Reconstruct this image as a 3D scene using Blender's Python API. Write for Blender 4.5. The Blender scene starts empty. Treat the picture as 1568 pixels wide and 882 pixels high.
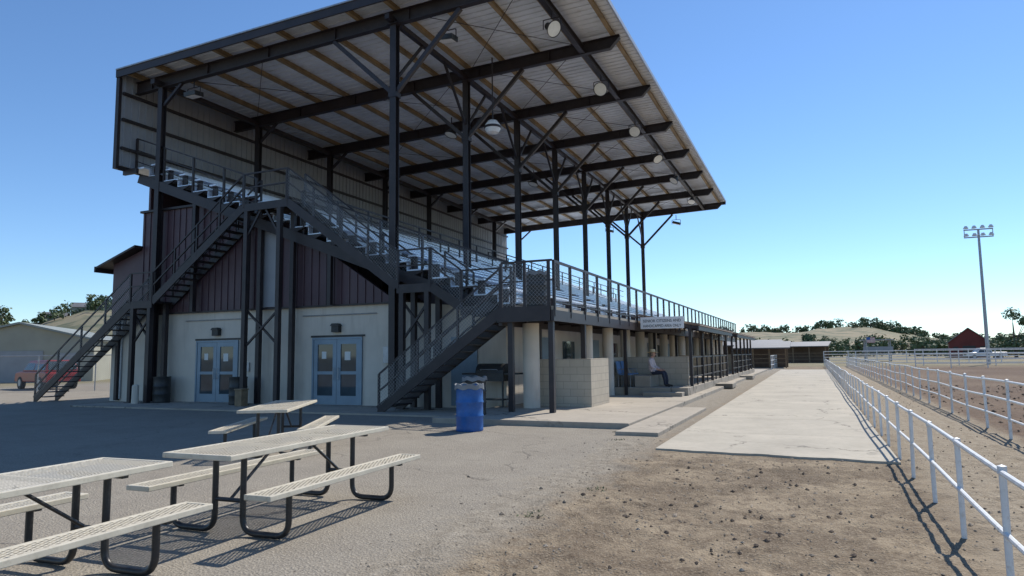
import bpy, bmesh, math, random
from mathutils import Vector, Matrix, noise
R=random.Random(11)
scene=bpy.context.scene
scene.view_settings.view_transform='Standard'
scene.view_settings.look='None'
scene.view_settings.exposure=0

# ------------------------------------------------------------ node helpers
class NT:
    def __init__(s,nt): s.nt=nt
    def n(s,t,**k):
        nd=s.nt.nodes.new(t)
        for a,b in k.items(): setattr(nd,a,b)
        return nd
    def l(s,a,b): s.nt.links.new(a,b)
    def setin(s,nd,i,v):
        if isinstance(v,bpy.types.NodeSocket): s.l(v,nd.inputs[i])
        else: nd.inputs[i].default_value=v
    def math(s,op,a,b=0.0,c=None,clamp=False):
        nd=s.n('ShaderNodeMath',operation=op,use_clamp=clamp)
        s.setin(nd,0,a); s.setin(nd,1,b)
        if c is not None: s.setin(nd,2,c)
        return nd.outputs[0]
    def noise(s,vec,scale,detail=4,rough=.55):
        nd=s.n('ShaderNodeTexNoise'); s.l(vec,nd.inputs['Vector'])
        nd.inputs['Scale'].default_value=scale; nd.inputs['Detail'].default_value=detail; nd.inputs['Roughness'].default_value=rough
        return nd.outputs['Fac']
    def voro(s,vec,scale,feature='F1'):
        nd=s.n('ShaderNodeTexVoronoi',feature=feature); s.l(vec,nd.inputs['Vector']); nd.inputs['Scale'].default_value=scale
        return nd
    def ramp(s,f,a,b,va=0.0,vb=1.0):
        nd=s.n('ShaderNodeMapRange'); nd.clamp=True
        s.setin(nd,0,f)
        nd.inputs[1].default_value=a; nd.inputs[2].default_value=b; nd.inputs[3].default_value=va; nd.inputs[4].default_value=vb
        return nd.outputs[0]
    def mix(s,f,a,b,bt='MIX'):
        nd=s.n('ShaderNodeMix',data_type='RGBA',blend_type=bt)
        s.setin(nd,0,f)
        for i,v in ((6,a),(7,b)):
            if isinstance(v,bpy.types.NodeSocket): s.l(v,nd.inputs[i])
            else: nd.inputs[i].default_value=(v[0],v[1],v[2],1)
        return nd.outputs[2]
def newmat(name):
    m=bpy.data.materials.new(name); m.use_nodes=True
    nt=m.node_tree; nt.nodes.clear(); q=NT(nt)
    out=q.n('ShaderNodeOutputMaterial'); bs=q.n('ShaderNodeBsdfPrincipled'); q.l(bs.outputs[0],out.inputs[0])
    tc=q.n('ShaderNodeTexCoord')
    return m,q,bs,out,tc
def M(name,col,rough=.6,metal=0,amt=.15,scale=3,bump=0,bscale=40,dirt=None,streak=False):
    m,q,bs,out,tc=newmat(name)
    v=tc.outputs['Object']
    f=q.noise(v,scale,3,.6); f=q.ramp(f,.3,.7)
    a=[c*(1-amt) for c in col]; b=[min(1,c*(1+amt)) for c in col]
    c=q.mix(f,a,b)
    if dirt:
        vv=v
        if streak:
            mp=q.n('ShaderNodeMapping'); q.l(v,mp.inputs[0]); mp.inputs['Scale'].default_value=(1,1,.12); vv=mp.outputs[0]
        g=q.ramp(q.noise(vv,scale*3.1,4,.7),.52,.72,0,.6)
        c=q.mix(g,c,dirt)
    q.l(c,bs.inputs['Base Color'])
    bs.inputs['Roughness'].default_value=rough
    bs.inputs['Metallic'].default_value=metal
    if bump:
        bn=q.n('ShaderNodeBump'); bn.inputs['Strength'].default_value=bump; bn.inputs['Distance'].default_value=.02
        q.l(q.noise(v,bscale,3,.7),bn.inputs['Height']); q.l(bn.outputs[0],bs.inputs['Normal'])
    return m
steel=M('steel_dark_brown',(.026,.019,.020),.5,0,.3,2,dirt=(.048,.035,.031))
siding=M('siding_brown',(.080,.043,.052),.5,0,.15,1.2,dirt=(.11,.075,.075),streak=True)
deckw=M('roof_deck_white',(.66,.69,.72),.6,0,.12,.8,dirt=(.54,.54,.53))
rooftop=M('roof_top_metal',(.35,.35,.35),.45,.3,.1,2)
purl=M('purlin_tan',(.27,.19,.095),.7,0,.35,1.5)
backs=M('backwall_siding',(.32,.33,.34),.6,0,.1,1)
cream=M('stucco_cream',(.64,.57,.47),.9,0,.08,1.1,.3,60,dirt=(.50,.43,.34),streak=True)
alu=M('aluminium_plank',(.72,.77,.84),.38,.3,.1,4)
glass=M('window_glass',(.05,.07,.08),.04,0,.3,1); 
doorf=M('door_frame_bluegrey',(.20,.27,.33),.4,.2,.08,3)
white=M('white_paint',(.76,.76,.74),.45,0,.07,6,dirt=(.5,.44,.36))
signw=M('sign_white',(.88,.88,.86),.5,0,.03,6)
galv=M('galvanised_steel',(.38,.39,.40),.45,.6,.15,8)
black=M('black_tube',(.022,.022,.023),.4,0,.2,8,dirt=(.06,.055,.05))
blue=M('blue_plastic',(.012,.10,.34),.42,0,.18,6,dirt=(.05,.13,.28))
dark=M('dark_drum',(.025,.026,.026),.5,0,.25,5,dirt=(.07,.05,.035))
gray=M('grey_plastic',(.2,.21,.22),.6,0,.15,5)
red=M('red_paint',(.30,.018,.015),.3,0,.05,3)
wpaint=M('vehicle_white',(.7,.7,.7),.3,0,.04,3)
rubber=M('tyre_rubber',(.015,.015,.015),.8)
wood=M('weathered_wood',(.24,.17,.10),.8,0,.25,6,.3,30)
paper=M('paper',(.7,.7,.65),.8,0,.05,6)
lamplens=M('lamp_lens',(.90,.87,.76),.2,0,.06,4)
skin=M('skin',(.50,.29,.21),.55,0,.06,10)
straw=M('straw_hat',(.72,.56,.33),.8,0,.12,30)
pants=M('trousers',(.025,.03,.05),.8,0,.2,15)
shirt=M('shirt',(.62,.52,.50),.8,0,.25,22)
hair=M('hair',(.2,.18,.16),.7,0,.2,40)
shoe=M('shoe',(.03,.02,.015),.6)
ink=M('sign_ink',(.02,.02,.02),.6)
greenroof=M('shed_metal',(.27,.29,.26),.6,.1,.1,.5)
shedwall=M('shed_wall',(.36,.35,.28),.7,0,.1,.5)
shedroof=M('shed_roof',(.16,.16,.16),.6,.1,.15,.3)
barnred=M('barn_red',(.16,.035,.028),.8,0,.2,.5)
rustroof=M('awning_sheet',(.30,.22,.16),.65,.1,.25,1.5,dirt=(.17,.10,.06))
bark=M('bark',(.10,.075,.055),.9,0,.2,5)
shedbrown=M('shed_brown',(.13,.09,.065),.8)

def leafmat(name,a,b,c):
    m,q,bs,out,tc=newmat(name)
    v=tc.outputs['Object']
    f=q.ramp(q.noise(v,.35,3,.7),.3,.7); f2=q.ramp(q.noise(v,2.4,2,.7),.35,.65)
    q.l(q.mix(f2,q.mix(f,a,b),c),bs.inputs['Base Color']); bs.inputs['Roughness'].default_value=.7
    return m
leaf=leafmat('foliage',(.055,.09,.035),(.12,.17,.065),(.085,.12,.05))
weed=leafmat('weed_green',(.09,.13,.04),(.12,.16,.06),(.10,.11,.05))

def concrete(name,col,joint=3.0,crack=True):
    m,q,bs,out,tc=newmat(name); v=tc.outputs['Object']
    c=q.mix(q.ramp(q.noise(v,.7,4,.65),.3,.7),[x*.84 for x in col],[x*1.1 for x in col])
    c=q.mix(q.ramp(q.noise(v,9,4,.75),.45,.75,0,.4),c,[x*.62 for x in col])
    sp=q.n('ShaderNodeSeparateXYZ'); q.l(v,sp.inputs[0])
    if joint:
        fr=q.math('FRACT',q.math('DIVIDE',sp.outputs[1],joint))
        j=q.math('LESS_THAN',q.math('ABSOLUTE',q.math('SUBTRACT',fr,.5)),.012/joint)
        c=q.mix(q.math('MULTIPLY',j,.65),c,[x*.3 for x in col])
    if crack:
        mp=q.n('ShaderNodeVectorMath',operation='ADD'); q.l(v,mp.inputs[0])
        nn=q.n('ShaderNodeTexNoise'); q.l(v,nn.inputs['Vector']); nn.inputs['Scale'].default_value=2.5; nn.inputs['Detail'].default_value=4
        q.l(nn.outputs['Color'],mp.inputs[1])
        vo=q.voro(mp.outputs[0],.33,'DISTANCE_TO_EDGE')
        k=q.ramp(vo.outputs['Distance'],.003,.012,1,0)
        k=q.math('MULTIPLY',k,q.ramp(q.noise(v,.4,2),.46,.54))
        c=q.mix(q.math('MULTIPLY',k,.8),c,[x*.25 for x in col])
    q.l(c,bs.inputs['Base Color']); bs.inputs['Roughness'].default_value=.88
    bn=q.n('ShaderNodeBump'); bn.inputs['Strength'].default_value=.3; bn.inputs['Distance'].default_value=.01
    q.l(q.noise(v,50,3,.7),bn.inputs['Height']); q.l(bn.outputs[0],bs.inputs['Normal'])
    return m
conc=concrete('concrete_walk',(.44,.395,.315),3.05)
slabm=concrete('concrete_slab',(.39,.34,.27),2.44)

def blockmat():
    m,q,bs,out,tc=newmat('block_wall'); v=tc.outputs['Object']
    sp=q.n('ShaderNodeSeparateXYZ'); q.l(v,sp.inputs[0])
    cb=q.n('ShaderNodeCombineXYZ'); q.l(q.math('ADD',sp.outputs[0],sp.outputs[1]),cb.inputs[0]); q.l(sp.outputs[2],cb.inputs[1])
    br=q.n('ShaderNodeTexBrick'); q.l(cb.outputs[0],br.inputs['Vector'])
    br.inputs['Color1'].default_value=(.54,.47,.36,1); br.inputs['Color2'].default_value=(.50,.43,.33,1); br.inputs['Mortar'].default_value=(.36,.31,.25,1)
    br.inputs['Scale'].default_value=1; br.inputs['Brick Width'].default_value=.4; br.inputs['Row Height'].default_value=.2; br.inputs['Mortar Size'].default_value=.008
    c=q.mix(q.ramp(q.noise(v,2,4,.7),.4,.75,0,.4),br.outputs['Color'],(.36,.31,.23))
    q.l(c,bs.inputs['Base Color']); bs.inputs['Roughness'].default_value=.9
    return m
block=blockmat()

def lattice(name,col,pu,pv,wire,metal=.3,rough=.5):
    m,q,bs,out,tc=newmat(name)
    bs.inputs['Base Color'].default_value=(*col,1); bs.inputs['Metallic'].default_value=metal; bs.inputs['Roughness'].default_value=rough
    sp=q.n('ShaderNodeSeparateXYZ'); q.l(tc.outputs['UV'],sp.inputs[0])
    u=q.math('DIVIDE',sp.outputs[0],pu); w=q.math('DIVIDE',sp.outputs[1],pv)
    a=q.math('ABSOLUTE',q.math('SUBTRACT',q.math('FRACT',q.math('ADD',u,w)),.5))
    b=q.math('ABSOLUTE',q.math('SUBTRACT',q.math('FRACT',q.math('SUBTRACT',u,w)),.5))
    k=q.math('LESS_THAN',q.math('MINIMUM',a,b),wire)
    tr=q.n('ShaderNodeBsdfTransparent'); mx=q.n('ShaderNodeMixShader')
    q.l(k,mx.inputs[0]); q.l(tr.outputs[0],mx.inputs[1]); q.l(bs.outputs[0],mx.inputs[2]); q.l(mx.outputs[0],out.inputs[0])
    return m
chain=lattice('chain_link_wire',(.30,.30,.30),.10,.10,.04)
expanded=lattice('expanded_metal_cream',(.60,.545,.43),.075,.036,.19,0,.5)
cream_rim=M('table_cream',(.60,.545,.43),.45,0,.08,6,dirt=(.43,.38,.29))

# ------------------------------------------------------------ mesh builder
class B:
    def __init__(s): s.v=[]; s.f=[]; s.uv={}
    def add(s,vs,fs,uvs=None):
        o=len(s.v); s.v+= [tuple(p) for p in vs]
        for i,f in enumerate(fs):
            if uvs: s.uv[len(s.f)]=uvs[i]
            s.f.append(tuple(o+k for k in f))
    def box(s,x0,x1,y0,y1,z0,z1):
        vs=[(x,y,z) for z in(z0,z1) for y in(y0,y1) for x in(x0,x1)]
        s.add(vs,[(0,2,3,1),(4,5,7,6),(0,1,5,4),(2,6,7,3),(0,4,6,2),(1,3,7,5)])
    def beam(s,p0,p1,w,h,up=None):
        p0=Vector(p0);p1=Vector(p1); d=(p1-p0)
        if d.length<1e-6:return
        d.normalize()
        if up is None: up=Vector((0,0,1)) if abs(d.z)<.95 else Vector((0,1,0))
        sd=d.cross(Vector(up)).normalized(); u=sd.cross(d).normalized()
        vs=[]
        for p in(p0,p1):
            for a,b in((-1,-1),(1,-1),(1,1),(-1,1)): vs.append(p+sd*a*w/2+u*b*h/2)
        s.add(vs,[(3,2,1,0),(4,5,6,7),(0,1,5,4),(1,2,6,5),(2,3,7,6),(3,0,4,7)])
    def hcol(s,x,y,z0,z1,w):
        t=.018
        s.box(x-w/2,x+w/2,y-w/2,y-w/2+t,z0,z1); s.box(x-w/2,x+w/2,y+w/2-t,y+w/2,z0,z1); s.box(x-.012,x+.012,y-w/2+t,y+w/2-t,z0,z1)
    def cyl(s,p0,p1,r0,r1=None,n=12):
        if r1 is None:r1=r0
        p0=Vector(p0);p1=Vector(p1);d=(p1-p0).normalized()
        a=d.orthogonal().normalized(); b=d.cross(a)
        vs=[]
        for p,r in((p0,r0),(p1,r1)):
            for i in range(n):
                t=2*math.pi*i/n; vs.append(p+(a*math.cos(t)+b*math.sin(t))*r)
        fs=[(i,(i+1)%n,n+(i+1)%n,n+i) for i in range(n)]+[tuple(range(n))[::-1],tuple(range(n,2*n))]
        s.add(vs,fs)
    def tube(s,pts,r,n=8,bend=0):
        pts=[Vector(p) for p in pts]
        rs=r if isinstance(r,(list,tuple)) else None
        if bend:
            o=[pts[0]]
            for i in range(1,len(pts)-1):
                a=(pts[i-1]-pts[i]);b=(pts[i+1]-pts[i]); bl=min(bend,a.length*.45,b.length*.45)
                A=pts[i]+a.normalized()*bl;C=pts[i]+b.normalized()*bl
                for k in range(7):
                    t=k/6; o.append(A*(1-t)**2+pts[i]*2*t*(1-t)+C*t*t)
            o.append(pts[-1]); pts=o
        vs=[];fs=[];nrm=None
        for i,p in enumerate(pts):
            d=(pts[min(i+1,len(pts)-1)]-pts[max(i-1,0)]).normalized()
            if nrm is None: nrm=d.orthogonal().normalized()
            else: nrm=(nrm-d*nrm.dot(d)).normalized()
            b=d.cross(nrm); rr=rs[i] if rs else r
            for k in range(n):
                t=2*math.pi*k/n; vs.append(p+(nrm*math.cos(t)+b*math.sin(t))*rr)
        for i in range(len(pts)-1):
            for k in range(n): fs.append((i*n+k,i*n+(k+1)%n,(i+1)*n+(k+1)%n,(i+1)*n+k))
        fs+= [tuple(range(n))[::-1],tuple(range((len(pts)-1)*n,len(pts)*n))]
        s.add(vs,fs)
    def prismY(s,poly,y0,y1):
        n=len(poly)
        vs=[(x,y0,z) for x,z in poly]+[(x,y1,z) for x,z in poly]
        s.add(vs,[tuple(range(n)),tuple(range(n,2*n))[::-1]]+[(i,n+i,n+(i+1)%n,(i+1)%n) for i in range(n)])
    def lathe(s,prof,c=(0,0,0),n=24):
        vs=[];c=Vector(c)
        for r,z in prof:
            for i in range(n):
                t=2*math.pi*i/n; vs.append(c+Vector((r*math.cos(t),r*math.sin(t),z)))
        fs=[]
        for j in range(len(prof)-1):
            for i in range(n): fs.append((j*n+i,j*n+(i+1)%n,(j+1)*n+(i+1)%n,(j+1)*n+i))
        s.add(vs,fs)
    def panel(s,p0,p1,h0,h1=None):
        if h1 is None:h1=h0
        p0=Vector(p0);p1=Vector(p1); L=math.hypot(p1.x-p0.x,p1.y-p0.y)
        s.add([p0,p1,p1+Vector((0,0,h1)),p0+Vector((0,0,h0))],[(0,1,2,3)],[[(0,p0.z),(L,p1.z),(L,p1.z+h1),(0,p0.z+h0)]])
    def flat(s,x0,x1,y0,y1,z):
        s.add([(x0,y0,z),(x1,y0,z),(x1,y1,z),(x0,y1,z)],[(0,1,2,3)],[[(y0,x0),(y0,x1),(y1,x1),(y1,x0)]])
    def fin(s,name,mat,parent=None,smooth=False,bevel=0):
        me=bpy.data.meshes.new(name); me.from_pydata(s.v,[],s.f)
        if s.uv:
            ul=me.uv_layers.new(name='UVMap')
            for i,p in enumerate(me.polygons):
                if i in s.uv:
                    for k,li in enumerate(p.loop_indices): ul.data[li].uv=s.uv[i][k]
        bm=bmesh.new(); bm.from_mesh(me)
        if not s.uv: bmesh.ops.recalc_face_normals(bm,faces=bm.faces)
        bm.to_mesh(me); bm.free()
        me.materials.append(mat)
        ob=bpy.data.objects.new(name,me); scene.collection.objects.link(ob)
        if smooth:
            for p in me.polygons:p.use_smooth=True
            try: me.set_sharp_from_angle(angle=math.radians(40))
            except Exception: pass
        if bevel:
            md=ob.modifiers.new('bevel','BEVEL'); md.width=bevel; md.segments=2; md.limit_method='ANGLE'
        if parent: ob.parent=parent
        return ob
def group(name,loc=(0,0,0),rz=0):
    e=bpy.data.objects.new(name,None); e.location=loc; e.rotation_euler=(0,0,rz); e.empty_display_size=.2
    scene.collection.objects.link(e); return e

# ------------------------------------------------------------ camera
CH=1.55
cd=bpy.data.cameras.new('Camera'); cam=bpy.data.objects.new('Camera',cd); scene.collection.objects.link(cam)
cd.sensor_width=36; cd.lens=24; cd.clip_start=.05; cd.clip_end=9000
yw=math.radians(23.65); pt=math.radians(5.6); ph=math.radians(.7)
fw=Vector((-math.sin(yw)*math.cos(pt),math.cos(yw)*math.cos(pt),math.sin(pt)))
r0=Vector((math.cos(yw),math.sin(yw),0)); u0=r0.cross(fw)
rt=r0*math.cos(ph)-u0*math.sin(ph); up=u0*math.cos(ph)+r0*math.sin(ph)
mt=Matrix((rt,up,-fw)).transposed().to_4x4(); mt.translation=(0,0,CH)
cam.matrix_world=mt; scene.camera=cam

# ------------------------------------------------------------ light
sd=Vector((.28,.85,1.0)).normalized()
el=math.asin(sd.z); az=math.atan2(sd.x,sd.y)
w=bpy.data.worlds.new('World'); scene.world=w; w.use_nodes=True
wn=w.node_tree; bg=wn.nodes['Background']
sk=wn.nodes.new('ShaderNodeTexSky'); sk.sky_type='NISHITA'; sk.sun_disc=False; sk.sun_elevation=el; sk.sun_rotation=az
sk.altitude=1400; sk.air_density=1.05; sk.dust_density=.15; sk.ozone_density=3.0
hs=wn.nodes.new('ShaderNodeHueSaturation'); hs.inputs['Saturation'].default_value=1.05
tn=wn.nodes.new('ShaderNodeMix'); tn.data_type='RGBA'; tn.blend_type='MULTIPLY'; tn.inputs[0].default_value=1; tn.inputs[7].default_value=(.86,.98,1.08,1)
wn.links.new(sk.outputs[0],hs.inputs['Color']); wn.links.new(hs.outputs[0],tn.inputs[6]); wn.links.new(tn.outputs[2],bg.inputs[0]); bg.inputs[1].default_value=.15
ld=bpy.data.lights.new('sun','SUN'); ld.energy=5.0; ld.angle=math.radians(.5); ld.color=(1,.945,.86)
lo=bpy.data.objects.new('sun',ld); scene.collection.objects.link(lo)
lo.rotation_euler=sd.to_track_quat('Z','Y').to_euler(); lo.location=(10,30,40)

# ------------------------------------------------------------ ground
def groundmat():
    m,q,bs,out,tc=newmat('ground_mix'); v=tc.outputs['Object']
    sp=q.n('ShaderNodeSeparateXYZ'); q.l(v,sp.inputs[0]); X=sp.outputs[0];Y=sp.outputs[1]
    n1=q.noise(v,.9,4,.7); n2=q.noise(v,6,4,.75); n3=q.noise(v,38,3,.8); nL=q.noise(v,.12,3,.6)
    asp=q.mix(q.ramp(n1,.3,.7),(.29,.255,.205),(.37,.33,.265))
    vs=q.voro(v,42); spk=q.ramp(vs.outputs['Distance'],.1,.6)
    asp=q.mix(q.math('MULTIPLY',spk,.45),asp,(.17,.15,.125))
    asp=q.mix(q.ramp(n3,.52,.70,0,.7),asp,(.50,.45,.37))
    asp=q.mix(q.ramp(q.noise(v,2.2,4,.7),.55,.75,0,.45),asp,(.19,.165,.135))
    nn=q.n('ShaderNodeTexNoise'); q.l(v,nn.inputs['Vector']); nn.inputs['Scale'].default_value=1.6; nn.inputs['Detail'].default_value=5
    mp=q.n('ShaderNodeVectorMath',operation='ADD'); q.l(v,mp.inputs[0]); q.l(nn.outputs['Color'],mp.inputs[1])
    vo=q.voro(mp.outputs[0],.19,'DISTANCE_TO_EDGE')
    ck=q.ramp(vo.outputs['Distance'],.001,.007,1,0)
    ck=q.math('MULTIPLY',ck,q.ramp(q.noise(v,1.3,2),.42,.6))
    asp=q.mix(q.math('MULTIPLY',ck,.5),asp,(.13,.11,.09))
    # broken pavement fringe: grey-brown crumbled gravel
    fg=q.mix(q.ramp(n2,.35,.65),(.20,.17,.13),(.33,.29,.23)); fg=q.mix(q.ramp(n3,.5,.7,0,.7),fg,(.46,.41,.33))
    # bare dirt
    d=q.mix(q.ramp(n1,.40,.60),(.155,.118,.080),(.315,.25,.17))
    d=q.mix(q.ramp(n2,.46,.64,0,.7),d,(.125,.092,.062))
    d=q.mix(q.ramp(n3,.5,.72,0,.7),d,(.42,.345,.25))
    vd=q.voro(v,24); d=q.mix(q.ramp(vd.outputs['Distance'],.04,.24,.6,0),d,(.08,.06,.043))
    g=q.mix(q.ramp(n2,.3,.7),(.25,.20,.14),(.38,.32,.235)); g=q.mix(q.ramp(n3,.5,.7,0,.6),g,(.14,.105,.075))
    a=q.mix(q.ramp(n2,.35,.65),(.095,.062,.042),(.19,.132,.09)); a=q.mix(q.ramp(nL,.4,.6,0,.5),a,(.23,.17,.115))
    fr=q.mix(q.ramp(nL,.35,.65),(.27,.23,.155),(.20,.18,.10))
    pert=q.math('MULTIPLY',q.math('SUBTRACT',n1,.5),1.5)
    pert2=q.math('MULTIPLY',q.math('SUBTRACT',n2,.5),1.1)
    xp=q.math('ADD',X,q.math('ADD',pert,pert2))
    c=q.mix(q.ramp(xp,-3.35,-3.15),asp,fg)
    c=q.mix(q.ramp(xp,-2.75,-2.2),c,d)
    c=q.mix(q.ramp(q.math('ADD',X,q.math('MULTIPLY',pert,.4)),1.0,1.35),c,g)
    c=q.mix(q.ramp(q.math('ADD',X,q.math('MULTIPLY',pert,.3)),3.0,3.35),c,a)
    c=q.mix(q.ramp(q.math('ADD',Y,q.math('MULTIPLY',pert,6)),70,84),c,fr)
    c=q.mix(q.ramp(q.math('ADD',X,q.math('MULTIPLY',pert,2)),-46,-42,1,0),c,fr)
    q.l(c,bs.inputs['Base Color']); bs.inputs['Roughness'].default_value=.95
    bs.inputs['Specular IOR Level'].default_value=.2
    hh=q.math('ADD',q.math('MULTIPLY',n2,.6),q.math('ADD',q.math('MULTIPLY',n3,.6),q.math('MULTIPLY',spk,-.25)))
    hh=q.math('SUBTRACT',hh,q.math('MULTIPLY',ck,.5))
    bn=q.n('ShaderNodeBump'); bn.inputs['Strength'].default_value=.75; bn.inputs['Distance'].default_value=.032
    q.l(hh,bn.inputs['Height']); q.l(bn.outputs[0],bs.inputs['Normal'])
    return m
def axis(lo,hi,f,farlo,farhi,g=1.25):
    a=[];x=lo
    while x<hi: a.append(x); x+=f
    s=f;x=a[-1]
    while x<farhi: s*=g; x+=s; a.append(x)
    s=f;x=a[0];b=[]
    while x>farlo: s*=g; x-=s; b.append(x)
    return b[::-1]+a
xs=axis(-6,4.6,.045,-5000,5000); ys=axis(2.2,13,.05,-4000,6000)
def sstep(a,b,x):
    t=min(1,max(0,(x-a)/(b-a))); return t*t*(3-2*t)
def gz(x,y):
    amp=0;base=0
    if y<70:
        if -3.2<x<3.0: amp=.038*min(1,(x+3.2)/.6)
        elif 3.0<=x<40: amp=.045
        elif x<=-3.2: amp=.004
        if -2.6<x<1.1: amp*=1-sstep(10.2,10.8,y)
        if x<-2.3 and y>12.3: amp=min(amp,.003)
        if .9<x<1.2: amp*=.6
    base=.05*math.exp(-((x+3.05)/.5)**2-((y-11.6)/.9)**2)
    if y>30: amp*=.3
    if amp==0: return base
    return base+amp*(noise.noise((x*1.3,y*1.3,0))*.8+.6*noise.noise((x*4.5,y*4.5,3))+.5*noise.noise((x*11,y*11,7))+.3*max(0,noise.noise((x*24,y*24,9))))
vs=[(x,y,gz(x,y)-.002) for y in ys for x in xs]; nx=len(xs)
fs=[(j*nx+i,j*nx+i+1,(j+1)*nx+i+1,(j+1)*nx+i) for j in range(len(ys)-1) for i in range(nx-1)]
g=B(); g.v=vs; g.f=fs; gob=g.fin('ground',groundmat(),smooth=False)
for p in gob.data.polygons:p.use_smooth=True

def irregular_walk():
    b=B(); pts=[]
    n=40
    for i in range(n+1):
        x=-2.4+3.42*i/n
        pts.append((x,11.15-.1*(x+2.4)+.10*noise.noise((x*2,5,0))+.03*noise.noise((x*9,2,0))))
    top=[(x,y,.03) for x,y in pts]+[(1.02,63,.03),(-2.6,63,.03)]
    m=len(top)
    b.add(top+[(x,y,-.05) for x,y,z in top],[tuple(range(m))]+[(i,(i+1)%m,m+(i+1)%m,m+i) for i in range(m)])
    b.fin('concrete_walkway',conc)
irregular_walk()
b=B(); b.prismY([(-8.2,-.05),(-3.55,-.05),(-3.55,.12),(-8.2,.12)],14.0,60); b.fin('concrete_slab_path',slabm,bevel=.012)
b=B(); b.box(-3.54,-2.72,12.9,19.2,-.05,.075); b.fin('concrete_step_ramp',slabm,bevel=.012)
b=B(); b.box(-23,-8.21,15.3,17.79,-.05,.04); b.fin('entrance_pavement',slabm)

# ------------------------------------------------------------ GRANDSTAND
GS=group('grandstand')
Y1=17.5; FR=[Y1+4.88*k for k in range(8)]; RY0=16.75; RY1=52.3
XB=-23.4; XF=-5.45
def zd(x): return 12.32+.45*(x-XB)/(XF-XB)
b=B(); b.prismY([(XB,zd(XB)),(XF,zd(XF)),(XF,zd(XF)+.05),(XB,zd(XB)+.05)],RY0,RY1)
y=RY0+.15
while y<RY1:
    b.beam((XB+.02,y,zd(XB)-.012),(XF-.02,y,zd(XF)-.012),.05,.03); y+=.305
b.fin('roof_deck',deckw,GS)
b=B(); b.prismY([(XB-.05,zd(XB)+.055),(XF+.05,zd(XF)+.055),(XF+.05,zd(XF)+.09),(XB-.05,zd(XB)+.09)],RY0-.05,RY1+.05); b.fin('roof_sheet',rooftop,GS)
b=B()
b.beam((XB-.03,RY0-.03,zd(XB)-.09),(XF+.03,RY0-.03,zd(XF)-.09),.05,.30)
b.beam((XB-.03,RY1+.03,zd(XB)-.09),(XF+.03,RY1+.03,zd(XF)-.09),.05,.30)
b.beam((XB-.03,RY0,zd(XB)-.1),(XB-.03,RY1,zd(XB)-.1),.05,.28)
b.fin('fascia',steel,GS)
b=B(); b.beam((XF+.035,RY0-.02,zd(XF)-.02),(XF+.035,RY1+.02,zd(XF)-.02),.06,.14); b.beam((XB,RY0-.075,zd(XB)+.06),(XF+.03,RY0-.075,zd(XF)+.06),.035,.05); b.fin('eave_trim',galv,GS)
b=B(); x=XB+.5
while x<XF-.1:
    b.box(x-.045,x+.045,RY0+.06,RY1-.06,zd(x)-.19,zd(x)-.02); b.box(x-.045,x+.09,RY0+.06,RY1-.06,zd(x)-.205,zd(x)-.1901); x+=1.42
b.fin('purlins',purl,GS)
b=B()
for k,y in enumerate(FR):
    f=lambda x:zd(x)-.215
    xe=XF-.15
    b.prismY([(XB+.1,f(XB)-.42),(xe-.35,f(xe)-.40),(xe,f(xe)-.06),(xe,f(xe)),(XB+.1,f(XB))],y-.012,y+.012)
    b.beam((XB+.1,y,f(XB+.1)-.435),(xe-.35,y,f(xe)-.415),.20,.03)
    b.beam((xe-.35,y,f(xe)-.415),(xe,y,f(xe)-.07),.20,.03)
    b.beam((XB+.1,y,f(XB+.1)-.0),(xe,y,f(xe)-.0),.20,.025)
    x=XB+1
    while x<xe-.5: b.box(x-.01,x+.01,y-.09,y+.09,f(x)-.41,f(x)-.02); x+=2.84
    zt=f(-11.6)-.45
    b.hcol(-11.6,y,0.0,zt,.22); b.box(-11.8,-11.4,y-.2,y+.2,zt-.0,zt+.02)
    b.hcol(-21.9,y,0.0,f(-21.9)-.45,.22)
    for s in(-1,1):
        b.beam((-11.6+s*.05,y,9.75),(-11.6+s*2.35,y,f(-11.6+s*2.35)-.45),.12,.13)
    b.box(-11.75,-11.45,y-.13,y+.13,9.6,9.75)
    b.beam((-21.8,y,11.0),(-20.9,y,f(-20.9)-.45),.10,.10)
    for s in(-1,1):
        yy=y+s*1.7
        if RY0<yy<RY1: b.beam((-11.6,y+s*.05,10.2),(-11.6,yy,f(-11.6)-.38),.08,.08)
for k in range(7):
    ya=FR[k]+.1; yb=FR[k+1]-.1
    b.box(-7.03,-6.85,ya,yb,12.12,12.145); b.box(-6.95,-6.93,ya,yb,12.145,12.37); b.box(-7.03,-6.85,ya,yb,12.37,12.39)
b.box(-11.68,-11.52,RY0+.3,RY1-.3,zd(-11.6)-.62,zd(-11.6)-.46)
b.box(-22.0,-21.8,RY0+.3,RY1-.3,zd(-21.9)-.64,zd(-21.9)-.46)
b.fin('roof_frames',steel,GS)
b=B()
for i in range(7):
    y=FR[i];y2=FR[i+1]
    for xa,xb in((-22,-17),(-11.4,-7.1)) if i%2==0 else ((-17,-11.8),(-11.4,-7.1)):
        b.cyl((xa,y,zd(xa)-.25),(xb,y2,zd(xb)-.25),.012,n=5); b.cyl((xb,y,zd(xb)-.25),(xa,y2,zd(xa)-.25),.012,n=5)
b.fin('roof_tie_rods',steel,GS)
b=B(); b.box(XB+.05,XB+.11,RY0+.12,RY1-.1,8.75,zd(XB)-.03)
y=RY0+.25
while y<RY1-.2:
    b.box(XB+.11,XB+.145,y-.03,y+.03,8.76,zd(XB)-.04); y+=.305
b.fin('back_wall',backs,GS)
b=B()
for z in(9.4,10.5,11.5): b.box(XB+.146,XB+.25,RY0+.12,RY1-.1,z-.05,z+.05)
b.box(XB-.03,XB+.14,RY0-.02,RY0+.1,8.6,zd(XB)-.25)
b.box(XB-.03,XB+.045,RY0+.1,RY1,8.6,zd(XB)-.25)
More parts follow.
